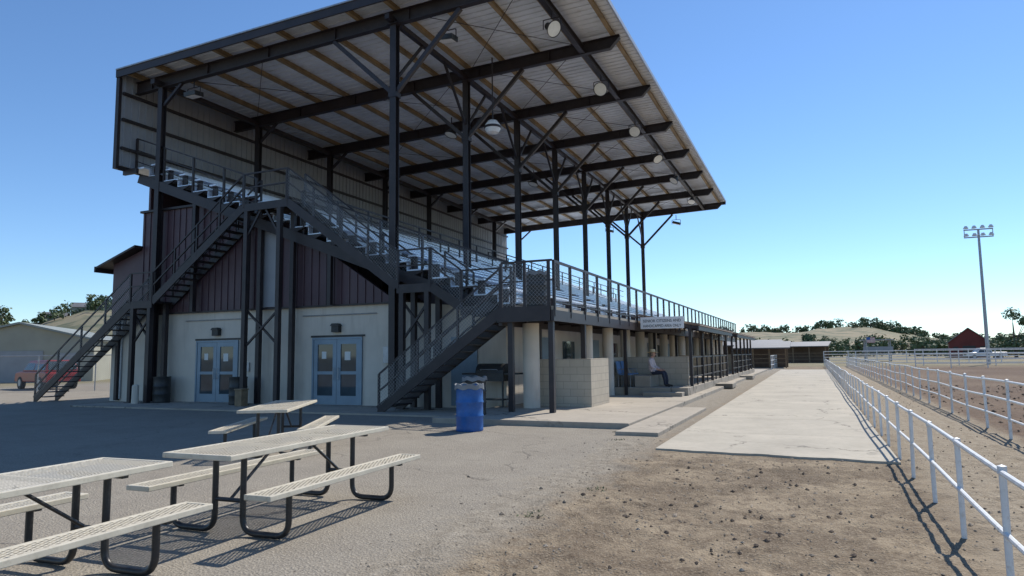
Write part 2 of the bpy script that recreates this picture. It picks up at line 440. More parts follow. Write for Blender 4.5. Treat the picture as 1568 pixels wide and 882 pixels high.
b.box(XB-.03,-22.7,RY0+.4,RY0+.5,8.45,8.65)
b.fin('back_wall_girts',steel,GS)

NR=20; BY0=17.55; BY1=59.4
seat=B(); deck=B(); st=B()
for i in range(NR):
    x=-7.95-.755*i; z=3.02+.283*i
    segs=[(BY0,29.6),(30.9,44.2),(45.5,BY1)]
    for a,c in segs:
        seat.box(x-.15,x-.01,a,c,z+.40,z+.45); seat.box(x,x+.14,a,c,z+.40,z+.45)
        k=a+.15
        while k<c:
            st.box(x-.12,x+.1,k-.03,k+.03,z+.02,z+.398); k+=1.83
    deck.box(x-.14,x+.60,BY0-.05,BY1,z-.04,z)
    deck.box(x-.165,x-.145,BY0-.05,BY1,z-.04,z+.22)
deck.box(-23.25,-22.43,RY0+.5,BY1,8.62,8.68)
seat.fin('bench_seats',alu,GS); deck.fin('bleacher_decking',alu,GS)
zl=lambda x:3.02+.283*(-7.95-x)/.755
for y in [BY0-.1]+[f+.0 for f in FR[1:]]+[56.3,59.2]:
    st.beam((-7.2,y,zl(-7.2)-.30),(-22.9,y,zl(-22.9)-.30),.09,.34)
for i in range(NR):
    x=-7.95-.755*i; z=3.02+.283*i
    st.prismY([(x-.14,z-.05),(x+.55,z-.05),(x-.14,z-.30)],BY0-.12,BY0-.07)
    if i%2==0: st.box(x-.05,x+.03,BY0,BY1,z-.2,z-.06)
for x in(-14,-17.5,-20): 
    for y in FR[:]: st.beam((x,y,3.2),(x,y,zl(x)-.45),.14,.14)
st.fin('bleacher_framing',steel,GS)

b=B()
b.prismY([(-24.5,0),(-8,0),(-8,2.45),(-9.3,3.0),(-11.3,3.2),(-24.5,3.2)],17.8,18.0)
b.box(-8.2,-8.0,18.0,58,0,2.45); b.box(-24.5,-24.3,18.0,58,0,3.2)
b.box(-24.29,-8.21,57.8,58,0,2.4); b.box(-24.29,-11.5,18.01,57.7,3.05,3.15)
b.fin('ground_floor_walls',cream,GS)
def top(x):
    if x<-17.5: return 7.05
    return max(3.25,7.05-(x+17.5)*.655)
b=B()
b.prismY([(-23.0,3.21),(-11.7,3.21),(-11.7,3.26),(-17.5,7.05),(-23.0,7.05)],17.76,17.95)
x=-22.9
while x<-11.8:
    b.box(x-.025,x+.025,17.73,17.76,3.22,top(x)-.02); x+=.305
b.prismY([(-24.55,3.21),(-23.01,3.21),(-23.01,5.65),(-24.55,5.2)],17.77,17.94)
b.box(-24.5,-24.4,17.95,58,3.21,5.2); b.box(-23.0,-22.9,17.96,58,5.6,8.7)
b.fin('brown_siding',siding,GS)
b=B(); b.prismY([(-25.1,5.02),(-22.95,5.72),(-22.95,5.80),(-25.1,5.10)],17.4,58.3)
b.box(-25.12,-25.05,17.38,58.3,4.9,5.12)
b.beam((-23.05,17.72,7.09),(-17.4,17.72,7.09),.14,.08)
b.beam((-24.5,17.72,3.2),(-11.6,17.72,3.2),.12,.05)
b.fin('lean_to_roof_and_trim',steel,GS)
b=B(); b.prismY([(-22.4,7.08),(-22.4,8.2),(-9.4,3.3),(-9.4,3.02),(-11.6,3.22),(-17.6,7.08)],19.6,19.7)  # added dark plate standing in for the shade in the open steelwork under the bleachers
b.fin('under_stand_shade_plate',siding,GS)
b=B(); b.box(-16.95,-16.25,17.68,17.725,3.25,5.95); b.fin('grey_panel',backs,GS)
b=B(); b.cyl((-11.9,17.77,.5),(-11.9,17.77,3.15),.025,n=8); b.box(-12.08,-11.75,17.66,17.799,1.35,1.85); b.box(-12.0,-11.8,17.62,17.66,1.45,1.6)
b.cyl((-15.3,17.77,2.9),(-12.4,17.77,2.9),.018,n=6); b.cyl((-20.6,17.77,2.9),(-17.2,17.77,2.9),.018,n=6); b.box(-17.75,-17.55,17.74,17.799,1.1,1.4)
b.cyl((-23.9,17.76,.1),(-23.9,17.76,3.1),.045,n=8)
b.fin('conduit_and_boxes',galv,GS)

def double_door(xc,w,name):
    g=group(name); g.parent=GS
    f=B();gl=B();h=2.12; y=17.8; z0=.05
    x0=xc-w/2;x1=xc+w/2
    f.box(x0-.06,x0,y-.06,y-.001,z0,h+.06);f.box(x1,x1+.06,y-.06,y-.001,z0,h+.06);f.box(x0,x1,y-.06,y-.001,h,h+.06)
    for a,c in((x0+.01,xc-.006),(xc+.006,x1-.01)):
        f.box(a,a+.15,y-.045,y-.002,z0,h-.005);f.box(c-.15,c,y-.045,y-.002,z0,h-.005)
        f.box(a+.15,c-.15,y-.045,y-.002,z0,z0+.28);f.box(a+.15,c-.15,y-.045,y-.002,h-.16,h-.005)
        f.box(a+.15,c-.15,y-.045,y-.002,1.0,1.1)
        gl.box(a+.15,c-.15,y-.02,y-.003,z0+.28,1.0); gl.box(a+.15,c-.15,y-.02,y-.003,1.1,h-.16)
    f.fin('door_frame',doorf,g); gl.fin('door_glass',glass,g)
    hd=B(); 
    for s in(-1,1): hd.tube([(xc+s*.09,y-.045,.85),(xc+s*.09,y-.10,.85),(xc+s*.09,y-.10,1.2),(xc+s*.09,y-.045,1.2)],.012,6)
    hd.fin('handles',galv,g)
    pp=B(); pp.box(xc+.3,xc+.52,y-.027,y-.022,1.45,1.72); pp.box(xc-.6,xc-.42,y-.027,y-.022,1.5,1.73); pp.fin('notices',paper,g)
    la=B(); la.box(xc-.14,xc+.14,y-.16,y-.001,h+.22,h+.42); la.prismY([(xc-.17,h+.42),(xc+.17,h+.42),(xc+.1,h+.5),(xc-.1,h+.5)],y-.2,y-.001); la.fin('wall_lamp',dark,g)
    tr=B(); tr.box(x0-.14,x1+.14,y-.03,y-.001,h+.07,h+.13); tr.fin('door_head',dark,g)
double_door(-19.05,1.85,'entrance_door'); double_door(-13.9,1.83,'entrance_door')
b=B()
b.box(-9.75,-8.9,17.74,17.799,.1,2.1)
for y in(20.3,26,31,36,41): b.box(-7.999,-7.95,y,y+.9,.12,2.1)
b.fin('service_doors',doorf,GS)
b=B()
for y in(22.6,28.6,33.5,38.5): b.box(-7.998,-7.96,y,y+1.2,1.1,2.0)
b.fin('side_windows',glass,GS)

b=B(); b.box(-7.35,-5.85,15.9,60,2.66,2.75); b.fin('front_walkway_deck',slabm,GS)
b=B()
b.box(-5.9,-5.82,15.85,60,2.38,2.655); b.box(-7.35,-5.91,15.82,15.895,2.38,2.76); b.box(-7.35,-7.25,15.9,60,2.3,2.655)
y=16.5
while y<60: b.box(-7.24,-5.91,y-.04,y+.04,2.45,2.655); y+=1.22
for x,y in((-5.95,16.0),(-7.05,16.0),(-5.95,18.6),(-7.3,18.6)): b.beam((x,y,.12),(x,y,2.4),.13,.13)
y=23.5
while y<60: b.beam((-6.0,y,.12),(-6.0,y,2.4),.11,.11); y+=4.88
y=15.95
while y<60.1:
    b.beam((-5.84,y,2.5),(-5.84,y,3.88),.07,.07); y+=1.25
b.beam((-5.84,15.9,3.88),(-5.84,60,3.88),.06,.06); b.beam((-5.84,15.9,2.86),(-5.84,60,2.86),.04,.04); 
for x in(-5.95,-6.6,-7.25): b.beam((x,15.86,2.7),(x,15.86,3.88),.07,.07)
b.beam((-5.85,15.86,3.9),(-7.25,15.86,3.9),.05,.05); b.beam((-5.85,15.86,3.4),(-7.25,15.86,3.4),.035,.035)
def sloprail(xa,xb,y,base,sp=1.5,hh=1.05,mid=2):
    n=max(1,round(abs(xb-xa)/sp))
    for i in range(n+1):
        x=xa+(xb-xa)*i/n; b.beam((x,y,base(x)-.3),(x,y,base(x)+hh),.07,.07)
    for k in range(mid+1):
        dz=hh*(1-k*.42)
        b.beam((xa,y,base(xa)+dz),(xb,y,base(xb)+dz),.05 if k==0 else .03,.05 if k==0 else .03)
sloprail(-23.2,-17.2,BY0-.02,lambda x:zl(x)+.15)
sloprail(-15.1,-7.6,BY0-.02,lambda x:zl(x)+.15)
for yy in(30.25,44.85): sloprail(-21.5,-12,yy,lambda x:zl(x)+.05,1.6,.95,1)
y=BY0
while y<BY1: b.beam((-15.2,y,zl(-15.2)),(-15.2,y,zl(-15.2)+1.3),.06,.06); y+=1.83
b.beam((-15.2,BY0,zl(-15.2)+1.3),(-15.2,BY1,zl(-15.2)+1.3),.05,.05); b.beam((-15.2,BY0,zl(-15.2)+.85),(-15.2,BY1,zl(-15.2)+.85),.03,.03)
b.fin('platform_and_railings',steel,GS)
c=B(); c.panel((-5.82,15.9,2.87),(-5.82,60,2.87),.98); c.panel((-5.9,15.84,2.8),(-7.25,15.84,2.8),1.05)
c.panel((-15.1,BY0-.06,zl(-15.1)+.2),(-7.6,BY0-.06,zl(-7.6)+.2),.98)

sb=B()
def stair(xt,zt,xb,zb,y0,y1,mesh=True,rails=(True,True)):
    n=max(2,round((zt-zb)/.185)); dx=(xb-xt)/n; dz=(zt-zb)/n
    for y in(y0,y1):
        sb.beam((xt,y,zt-.10),(xb,y,zb-.02 if zb>0.3 else .08),.05,.27)
    for i in range(1,n):
        x=xt+dx*(i-.5); z=zt-dz*i
        sb.box(x-.15,x+.15,y0+.03,y1-.03,z-.035,z)
    for r,y in zip(rails,(y0,y1)):
        if not r: continue
        m=max(1,round(abs(xb-xt)/1.15))
        for i in range(m+1):
            t=i/m; x=xt+(xb-xt)*t; z=zt+(zb-zt)*t
            sb.beam((x,y,z-.1),(x,y,z+1.02),.055,.055)
        for h in(1.02,.55): sb.beam((xt,y,zt+h),(xb,y,zb+h),.045,.045)
        if mesh: c.panel((xt,y-.03,zt+.12),(xb,y-.03,zb+.12),.88)
def landing(x0,x1,z,y0,y1,legs=(),front=True,back=False):
    sb.box(x0,x1,y0,y1,z-.06,z)
    sb.box(x0,x1,y0-.03,y0-.002,z-.24,z+.01); sb.box(x0,x1,y1+.002,y1+.03,z-.24,z+.01)
    for f,y in((front,y0-.01),(back,y1)):
        if not f: continue
        for x in(x0+.04,x1-.04): sb.beam((x,y,z-.1),(x,y,z+1.02),.06,.06)
        for h in(1.02,.55): sb.beam((x0,y,z+h),(x1,y,z+h),.045,.045)
    for x in legs:
        sb.beam((x,y0+.05,.04),(x,y0+.05,z-.06),.15,.15); sb.beam((x,y1-.12,.04),(x,y1-.12,z-.06),.15,.15)
        sb.box(x-.14,x+.14,y0-.09,y0+.19,.04,.06)
U0,U1=16.85,17.66
landing(-17.1,-15.2,6.62,U0,U1,legs=(-16.95,-15.55))
stair(-17.1,6.62,-21.2,3.6,U0,U1,mesh=False)
landing(-22.35,-21.2,3.6,U0,U1,legs=(-22.2,-21.35))
stair(-22.35,3.6,-27.4,0,U0,U1)
stair(-15.2,6.62,-11.05,3.62,U0,U1,mesh=True)
landing(-11.05,-9.9,3.62,U0,U1,legs=(-10.9,-10.05))
stair(-9.9,3.62,-8.95,2.93,U0,U1)
landing(-8.95,-7.36,2.9,U0,U1,legs=())
stair(-7.3,2.75,-11.0,0.05,15.9,16.8)
def xb(x0,x1,z0,z1,y):
    sb.beam((x0,y,z0),(x1,y,z1),.06,.06); sb.beam((x1,y+.06,z0),(x0,y+.06,z1),.06,.06); 
xb(-16.95,-15.55,1.9,3.1,16.93); xb(-22.2,-21.35,2.1,3.1,16.93); xb(-10.9,-10.05,2.0,3.1,16.93)
sb.beam((-16.95,16.9,5.5),(-16.35,16.9,6.4),.06,.06); sb.beam((-15.55,16.9,5.5),(-16.15,16.9,6.4),.06,.06)
sb.beam((-24.0,17.7,.04),(-24.0,17.7,3.2),.14,.14)
sb.fin('stairs_and_landings',steel,GS); 
c.fin('chain_link_infill',chain,GS)

b=B()
b.cyl((-7.05,17.35,.12),(-7.05,17.35,2.4),.23,n=24)
y=20.8
while y<56: b.cyl((-6.55,y,.12),(-6.55,y,2.44),.19,n=18); y+=2.44
b.fin('round_pillars',cream,GS,smooth=True)
b=B()
b.box(-7.5,-5.55,17.95,18.15,.121,1.42); b.box(-5.75,-5.55,18.151,19.7,.121,1.42); 
b.box(-6.7,-4.15,25.2,25.4,.38,1.42); b.box(-6.72,-6.52,22.2,25.19,.121,1.42)
b.box(-6.7,-4.0,36.2,36.4,.38,1.42); b.box(-6.7,-4.0,47.2,47.4,.38,1.42)
b.fin('block_low_walls',block,GS)
b=B()
b.box(-6.5,-3.9,23.5,52,.11,.38); b.box(-5.3,-4.0,22.9,23.49,.11,.25); b.box(-3.89,-3.2,30.5,32,.03,.22); b.box(-3.89,-3.2,41,42.5,.03,.22)
b.box(-5.75,-5.2,23.7,25.15,.381,.78)
b.fin('seating_platform',slabm,GS,bevel=.012)

def awning(y0,y1):
    g=group('shade_awning')
    r=B(); r.prismY([(-5.78,2.90),(-3.6,2.5),(-3.6,2.55),(-5.78,2.95)],y0,y1)
    y=y0+.1
    while y<y1: r.beam((-5.78,y,2.96),(-3.61,y,2.56),.04,.03); y+=.3
    r.fin('roof_sheet',rustroof,g)
    f=B(); f.box(-3.72,-3.64,y0+.01,y1-.01,2.34,2.49); 
    n=round((y1-y0)/2.6)
    for i in range(n+1):
        y=y0+.08+(y1-y0-.16)*i/n
        f.beam((-3.95,y,.2),(-3.95,y,2.42),.1,.1); f.beam((-5.7,y,2.80),(-3.73,y,2.44),.06,.12)
        f.beam((-3.95,y,1.9),(-3.95,y+.4 if i<n else y-.4,2.35),.05,.05)
    f.beam((-3.95,y0+.1,1.4),(-3.95,y1-.1,1.4),.05,.05);f.beam((-3.95,y0+.1,1.05),(-3.95,y1-.1,1.05),.04,.04);f.beam((-3.95,y0+.1,.7),(-3.95,y1-.1,.7),.04,.04)
    y=y0+.1
    while y<y1: f.beam((-3.95,y,.3),(-3.95,y,1.42),.05,.05); y+=1.3
    f.fin('posts_and_rail',steel,g)
awning(24.6,35.5); awning(38,50)
sg=group('senior_seating_sign')
b=B(); b.box(-5.66,-4.12,24.44,24.47,2.42,2.84); b.fin('board',signw,sg,bevel=.004)
for i,(t,z) in enumerate((('SENIOR CITIZENS AND',2.67),('HANDICAPPED AREA ONLY',2.49))):
    cu=bpy.data.curves.new('t','FONT'); cu.body=t; cu.size=.14; cu.align_x='CENTER'; cu.extrude=.002; cu.offset=0
    o=bpy.data.objects.new('tmp',cu); scene.collection.objects.link(o)
    dg=bpy.context.evaluated_depsgraph_get(); me=bpy.data.meshes.new_from_object(o.evaluated_get(dg)); bpy.data.objects.remove(o)
    me.materials.clear(); me.materials.append(ink)
    ws=max(v.co.x for v in me.vertices)-min(v.co.x for v in me.vertices); sc=min(1,1.34/ws)
    o=bpy.data.objects.new('lettering_%d'%i,me); scene.collection.objects.link(o); o.parent=sg
    o.location=(-4.89,24.434,z-.015); o.rotation_euler=(math.pi/2,0,0); o.scale=(sc,1,1)
b=B(); b.beam((-5.5,24.5,2.4),(-5.5,24.5,2.9),.04,.04); b.beam((-4.3,24.5,2.3),(-4.3,24.5,2.8),.04,.04); b.fin('brackets',steel,sg)

def flood(loc,tilt,round_=True,sc=1,face=white,drop=.45):
    g=group('floodlight',loc); g.scale=(sc,)*3
    h=B();l=B();k=B()
    if round_:
        h.lathe([(.02,.30),(.12,.28),(.15,.12),(.28,-.08),(.30,-.14),(.28,-.14),(.2,-.02),(.0,.02)],n=20)
        l.lathe([(.275,-.125),(.15,-.135),(.001,-.14)],n=20)
    else:
        h.box(-.28,.28,-.2,.2,0,.16); l.box(-.24,.24,-.16,.16,-.012,-.001)
    k.tube([(-.32,0,0),(-.32,0,.34),(.32,0,.34),(.32,0,0)],.018,6,.05); k.cyl((0,0,.34),(0,0,drop),.025)
    a=h.fin('housing',dark,g,smooth=round_); c2=l.fin('lens',face,g); k.fin('yoke',steel,g)
    for o in(a,c2): o.rotation_euler=tilt
for y,t in((19.2,(-.35,-.9,0)),(24.6,(-1.0,.1,0)),(30.1,(-.95,.1,0)),(34.9,(-.45,-.6,0)),(39.8,(-.5,.5,0)),(46,(-.5,.1,0))):
    flood((-6.94,y,11.67),t,face=lamplens,sc=.9,drop=.5)
flood((-10.0,18.0,11.35),(.1,.1,0),False,drop=.42); flood((-20.4,17.6,11.15),(.1,0,0),False,drop=.6)
flood((-9.0,51.68,11.25),(0,.3,0),False,drop=.7); flood((-14.2,51.68,11.1),(0,.3,0),False,drop=.75)
for y in(26.5,36.5): 
    flood((-14.5,y,11.6),(-.3,.2,0),face=lamplens,drop=.72)
g=group('globe_speaker',(-9.95,21.2,9.55))
b=B(); b.lathe([(.001,.27),(.16,.23),(.27,.08),(.28,-.06),(.2,-.2),(.001,-.26)],n=20); b.fin('shell',white,g,smooth=True)
b=B(); b.cyl((0,0,.2),(0,0,2.55),.025); b.lathe([(.285,.04),(.30,.02),(.30,-.03),(.285,-.05)],n=20); b.fin('hanger',steel,g)

def barrel(loc,mat,name='trash_barrel',liner=True,h=.9,r=.285):
    g=group(name,loc,R.random()*3)
    b=B(); pr=[(.001,.0),(r*.96,.0),(r,.02),(r*.985,.06)]
    for k in(.33,.63):
        pr+=[(r*.985,h*k-.03),(r*1.03,h*k-.008),(r*1.03,h*k+.008),(r*.985,h*k+.03)]
    pr+=[(r*.985,h-.05),(r*1.02,h-.03),(r*1.02,h),(r*.96,h),(r*.95,h-.3),(.001,h-.3)]
    b.lathe(pr,n=32); b.fin('drum',mat,g,smooth=True)
    if liner:
        l=B(); pr=[(r*.94,h-.2),(r*.95,h+.01),(r*1.06,h+.015),(r*1.08,h-.08)]
        l.lathe(pr,n=32)
        l.v=[(x*(1+.03*math.sin(9*math.atan2(y,x))),y*(1+.03*math.sin(9*math.atan2(y,x))),z+.02*math.sin(7*math.atan2(y,x))) for x,y,z in l.v]
        l.fin('bin_liner',gray,g,smooth=True)
barrel((-6.6,12.8,0),blue,h=.94); barrel((-7.6,15.0,.12),dark)
barrel((-17.35,17.1,.04),dark,liner=False); barrel((-21.0,17.2,.04),dark,liner=False); barrel((-6.55,16.6,2.75),dark,liner=True,h=.95)
g=group('wooden_planter_post',(-16.7,16.6,.04)); b=B(); b.box(-.14,.14,-.14,.14,0,.5); b.box(-.16,.16,-.16,.16,.501,.55); b.fin('box',wood,g,bevel=.01)
g=group('wooden_bollard',(-21.55,16.6,.04)); b=B(); b.cyl((0,0,0),(0,0,.6),.12,.11); b.lathe([(.11,.6),(.08,.64),(.001,.65)]); b.fin('post',cream,g)
g=group('barbecue_grill',(-8.15,17.25,.12),0)
b=B()
vs=[(-.42,-math.cos(math.pi*k/10)*.27,.95+math.sin(math.pi*k/10)*.25) for k in range(11)]+[(.42,-math.cos(math.pi*k/10)*.27,.95+math.sin(math.pi*k/10)*.25) for k in range(11)]
b.add(vs,[tuple(range(11)),tuple(range(11,22))[::-1]]+[(k,11+k,12+k,k+1) for k in range(10)]+[(0,10,21,11)])
b.box(-.42,.42,-.26,.26,.72,.945); b.box(-.85,-.44,-.25,.25,.90,.94); b.box(.44,.85,-.25,.25,.90,.94)
for x in(-.38,.38):
    for y in(-.22,.22): b.beam((x,y,0.02),(x,y,.72),.04,.04)
b.box(-.36,.36,-.2,.2,.2,.23); b.fin('body',dark,g)
b=B(); b.tube([(-.25,-.27,1.02),(-.25,-.33,1.04),(.25,-.33,1.04),(.25,-.27,1.02)],.012,6); b.fin('handle',galv,g)
b=B(); 
for x in(-.4,.4): b.cyl((x-.02,.22,.09),(x+.02,.22,.09),.09,n=16)
b.fin('wheels',rubber,g)

def table(loc,rz):
    g=group('picnic_table',loc,rz)
    L=2.42; W=.76; e=B(); r=B(); t=B()
    def surf(xc,w,z):
        e.flat(xc-w/2+.03,xc+w/2-.03,-L/2+.03,L/2-.03,z-.004)
        for s in(-1,1):
            r.box(xc+s*(w/2-.02)-.02,xc+s*(w/2-.02)+.02,-L/2,L/2,z-.045,z)
            r.box(xc-w/2+.04,xc+w/2-.04,s*(L/2-.02)-.02,s*(L/2-.02)+.02,z-.045,z)
        for y in(-.4,.4): r.box(xc-w/2+.04,xc+w/2-.04,y-.02,y+.02,z-.04,z-.012)
    surf(0,W,.75); surf(-.66,.27,.45); surf(.66,.27,.45)
    for y in(-.82,.82):
        for s in(-1,1):
            t.tube([(s*.16,y,.70),(s*.16,y,.03),(s*.66,y,.03),(s*.66,y,.405)],.027,10,.14)
            t.beam((s*.56,y,.40),(s*.78,y,.40),.05,.03)
        t.beam((-.34,y,.695),(.34,y,.695),.05,.03)
        t.tube([(0,y*.98,.30),(0,y*.30,.70)],.015,6)
        t.tube([(-.16,y,.30),(.16,y,.30)],.02,8)
    e.fin('expanded_metal_tops',expanded,g); r.fin('rims',cream_rim,g,bevel=.006); t.fin('tube_legs',black,g,smooth=True)
table((-4.85,5.5,0),math.radians(2)); table((-4.98,2.72,0),math.radians(3)); table((-8.4,9.25,0),math.radians(29))

def pipefence(name,X,y0,y1,sp,rails,h,r=.025):
    g=group(name); b=B(); y=y0
    while y<y1:
        j=R.uniform(-.015,.015)
        b.cyl((X+j,y,-.1),(X,y+j,h),r,n=10)
        if y<25: b.lathe([(r*1.25,h-.03),(r*1.25,h+.02),(.001,h+.03)],(X,y+j,0),8)
        y+=sp
    for z in rails:
        pts=[];y=y0-.6
        while y<y1: pts.append((X+.014*math.sin(y*.7),y,z+.014*math.sin(y*.9+z))); y+=sp*.5
        b.tube(pts,r*.85,8)
    b.fin('pipework',white,g,smooth=True)
pipefence('pipe_fence',1.06,2.3,76,1.5,(.78,.40),.79,.022)
pipefence('arena_rail_fence',3.05,3.6,78,1.8,(.97,.65,.33),1.0,.026)
def xfence(name,Y,x0,x1,sp,rails,h,r=.04):
    g=group(name); b=B(); x=x0
    while x<x1: b.cyl((x,Y,-.1),(x,Y,h),r,n=6); x+=sp
    for z in rails: b.cyl((x0,Y,z),(x1,Y,z),r*.8,n=6)
    b.fin('pipework',white,g)
xfence('arena_rail_fence',79,1.0,70,3,(.3,.6,.9,1.2,1.5),1.55,.045)
xfence('arena_rail_fence',96,4,90,3.2,(.5,1.0,1.5),1.6,.05)
xfence('arena_rail_fence',68,8,24,2.6,(.4,.8,1.2,1.6),1.65,.04)
pipefence('pipe_fence',-3.4,64,84,2.4,(1.2,.8,.4),1.25,.035)

b=B()
def stone(x,y,r,z=0):
    vs=[];
    for v in((1,0,0),(-1,0,0),(0,1,0),(0,-1,0),(0,0,.7),(0,0,-.5),(.6,.6,.3),(-.6,.5,.35)):
        vs.append((x+v[0]*r*R.uniform(.6,1.2),y+v[1]*r*R.uniform(.6,1.2),z+v[2]*r*R.uniform(.6,1.1)+r*.25))
    b.add(vs,[(0,6,4),(6,2,4),(2,7,4),(7,1,4),(1,3,4),(3,0,4),(0,2,6),(2,1,7),(0,5,2),(2,5,1),(1,5,3),(3,5,0)])
for i in range(7500):
    x=R.triangular(-4.2,3.0,-1.6); y=2.2+10.5*R.random()**1.3
    if x<-2.4 and y>12.4: continue
    if -2.5<x<1.05 and y>11: continue
    r=.004+.012*R.random()**3
    if R.random()<.018: r=R.uniform(.016,.03)
    stone(x,y,r,gz(x,y)-.004)
b.fin('gravel_stones',M('stone_mix',(.27,.22,.165),.9,0,.6,3.3))
b=B()
for i in range(130):
    x=R.triangular(-2.9,1.0,-.9); y=3+7.6*R.random(); stone(x,y,R.uniform(.010,.032),gz(x,y)-.003)
for i in range(600):
    x=R.uniform(1.1,3.1); y=R.uniform(4,30); stone(x,y,.006+.02*R.random()**3,gz(x,y))
for i in range(1200):
    x=R.uniform(3.2,12); y=R.uniform(7,35); stone(x,y,.015+.05*R.random()**2,gz(x,y))
b.fin('soil_clods',M('clod',(.09,.066,.048),.95,0,.3,3))
b=B()
for cx,cy in((-2.35,7.7),(-2.6,6.3),(-3.2,11.9),(-3.6,13.4)):
    for i in range(26):
        a=R.uniform(0,6.28);rr=.13*R.random()**.6;h=R.uniform(.01,.03)
        x=cx+math.cos(a)*rr;y=cy+math.sin(a)*rr;t=R.uniform(0,6.28);w_=.009
        z=gz(x,y)
        b.add([(x-w_*math.cos(t),y-w_*math.sin(t),z),(x+w_*math.cos(t),y+w_*math.sin(t),z),(x+R.uniform(-.03,.03),y+R.uniform(-.03,.03),z+h)],[(0,1,2)])
b.fin('weeds',weed)

# ------------------------------------------------------------ person
PG=group('seated_man',(-5.25,24.2,0),math.radians(-6))
def skinmesh(verts,edges,rad,root,name):
    me=bpy.data.meshes.new(name); me.from_pydata(verts,edges,[]); o=bpy.data.objects.new(name,me); scene.collection.objects.link(o)
    bpy.context.view_layer.objects.active=o
    md=o.modifiers.new('s','SKIN'); 
    for i,r in enumerate(rad): me.skin_vertices[0].data[i].radius=(r,r) if not isinstance(r,tuple) else r
    for i in range(len(verts)): me.skin_vertices[0].data[i].use_root=(i==root)
    s=o.modifiers.new('u','SUBSURF'); s.levels=2; s.render_levels=2
    dg=bpy.context.evaluated_depsgraph_get(); m2=bpy.data.meshes.new_from_object(o.evaluated_get(dg)); bpy.data.objects.remove(o)
    for p in m2.polygons:p.use_smooth=True
    return m2
V=[(0,0,.90),(-.03,0,1.08),(-.02,0,1.26),(.01,0,1.36),(.035,0,1.45)]
E=[(0,1),(1,2),(2,3),(3,4)]; RD=[(.16,.12),(.15,.11),(.155,.11),(.075,.075),(.052,.052)]
for s in(-1,1):
    o=len(V)
    V+=[(-.01,s*.17,1.31),(.06,s*.22,1.08),(.27,s*.17,.985),(.33,s*.15,.968)]; E+=[(2,o),(o,o+1),(o+1,o+2),(o+2,o+3)]; RD+=[.068,.05,.038,.03]
    o=len(V)
    V+=[(.08,s*.10,.88),(.44,s*.13,.87),(.50,s*.13,.62),(.50,s*.13,.47),(.58,s*.14,.425),(.70,s*.15,.415)]
    E+=[(0,o),(o,o+1),(o+1,o+2),(o+2,o+3),(o+3,o+4),(o+4,o+5)]; RD+=[.092,.070,.056,.044,.038,.032]
me=skinmesh(V,E,RD,0,'body')
for m_ in(shirt,pants,skin,shoe): me.materials.append(m_)
for p in me.polygons:
    c_=p.center
    if c_.z<.47: p.material_index=3
    elif c_.z<.90 or (c_.x>.18 and c_.z<.945): p.material_index=1
    elif c_.z>1.385: p.material_index=2
    elif c_.x>.24 : p.material_index=2
    else: p.material_index=0
o=bpy.data.objects.new('body',me); scene.collection.objects.link(o); o.parent=PG
bm=bmesh.new(); bmesh.ops.create_uvsphere(bm,u_segments=24,v_segments=18,radius=1)
for v in bm.verts:
    x,y,z=v.co; X_=x*.095;Y_=y*.075;Z_=z*.118
    if z<0: Y_*=1+z*.28; X_*=1+z*.12
    if x>.8 and abs(y)<.22 and -.35<z<.15: X_+=.022*(1-abs(y)/.22)*(1-abs(z+.15)/.35)
    if x>.5 and .02<z<.25 and .2<abs(y)<.5: X_-=.008
    if x>.6 and -.62<z<-.5 : X_-=.004
    v.co=(X_,Y_,Z_)
hm=bpy.data.meshes.new('head'); bm.to_mesh(hm); bm.free()
for p in hm.polygons: p.use_smooth=True
hm.materials.append(skin); hm.materials.append(hair)
for p in hm.polygons:
    if p.center.x<.02 and p.center.z>-.05: p.material_index=1
HZ=-.025
o=bpy.data.objects.new('head',hm); scene.collection.objects.link(o); o.parent=PG; o.location=(.055,0,1.545+HZ)
b=B()
for s in(-1,1):
    b.lathe([(.001,.006),(.008,.004),(.009,-.003)],(.145,s*.028,1.56+HZ),8)
b.fin('eyes',ink,PG)
b=B(); b.box(.135,.146,-.022,.022,1.482+HZ,1.488+HZ); b.fin('mouth',hair,PG)
b=B()
for s in(-1,1): b.tube([(.05,s*.075,1.52+HZ),(.045,s*.088,1.545+HZ),(.055,s*.08,1.575+HZ)],[.01,.014,.008],6)
b.fin('ears',skin,PG,smooth=True)
b=B(); b.lathe([(.19,-.005),(.2,.002),(.15,.0),(.098,.012),(.096,.07),(.085,.115),(.05,.125),(.001,.115)],(.05,0,1.595+HZ),28)
b.v=[(x,y,z+ (abs(y)**1.5)*.35 if math.hypot(x-.05,y)>.11 else z) for x,y,z in b.v]; b.fin('straw_hat',straw,PG,smooth=True)
b=B()
for s in(-1,1):
    b.tube([(.32,s*.15,.970),(.36,s*.15,.962),(.40,s*.148,.955)],[.028,.036,.03],10)
    for k in range(4):
        yy=s*.15+(k-1.5)*.018; ln=(.06,.075,.07,.055)[k]
        b.tube([(.395,yy,.955),(.395+ln*.5,yy,.952),(.395+ln*.9,yy,.93)],[.009,.0085,.007],6)
    b.tube([(.345,s*.15-s*.028,.962),(.38,s*.15-s*.05,.955),(.405,s*.15-s*.055,.942)],[.011,.009,.008],6)
b.fin('hands',skin,PG,smooth=True)
bl2=M('chair_blue',(.14,.28,.5),.5)
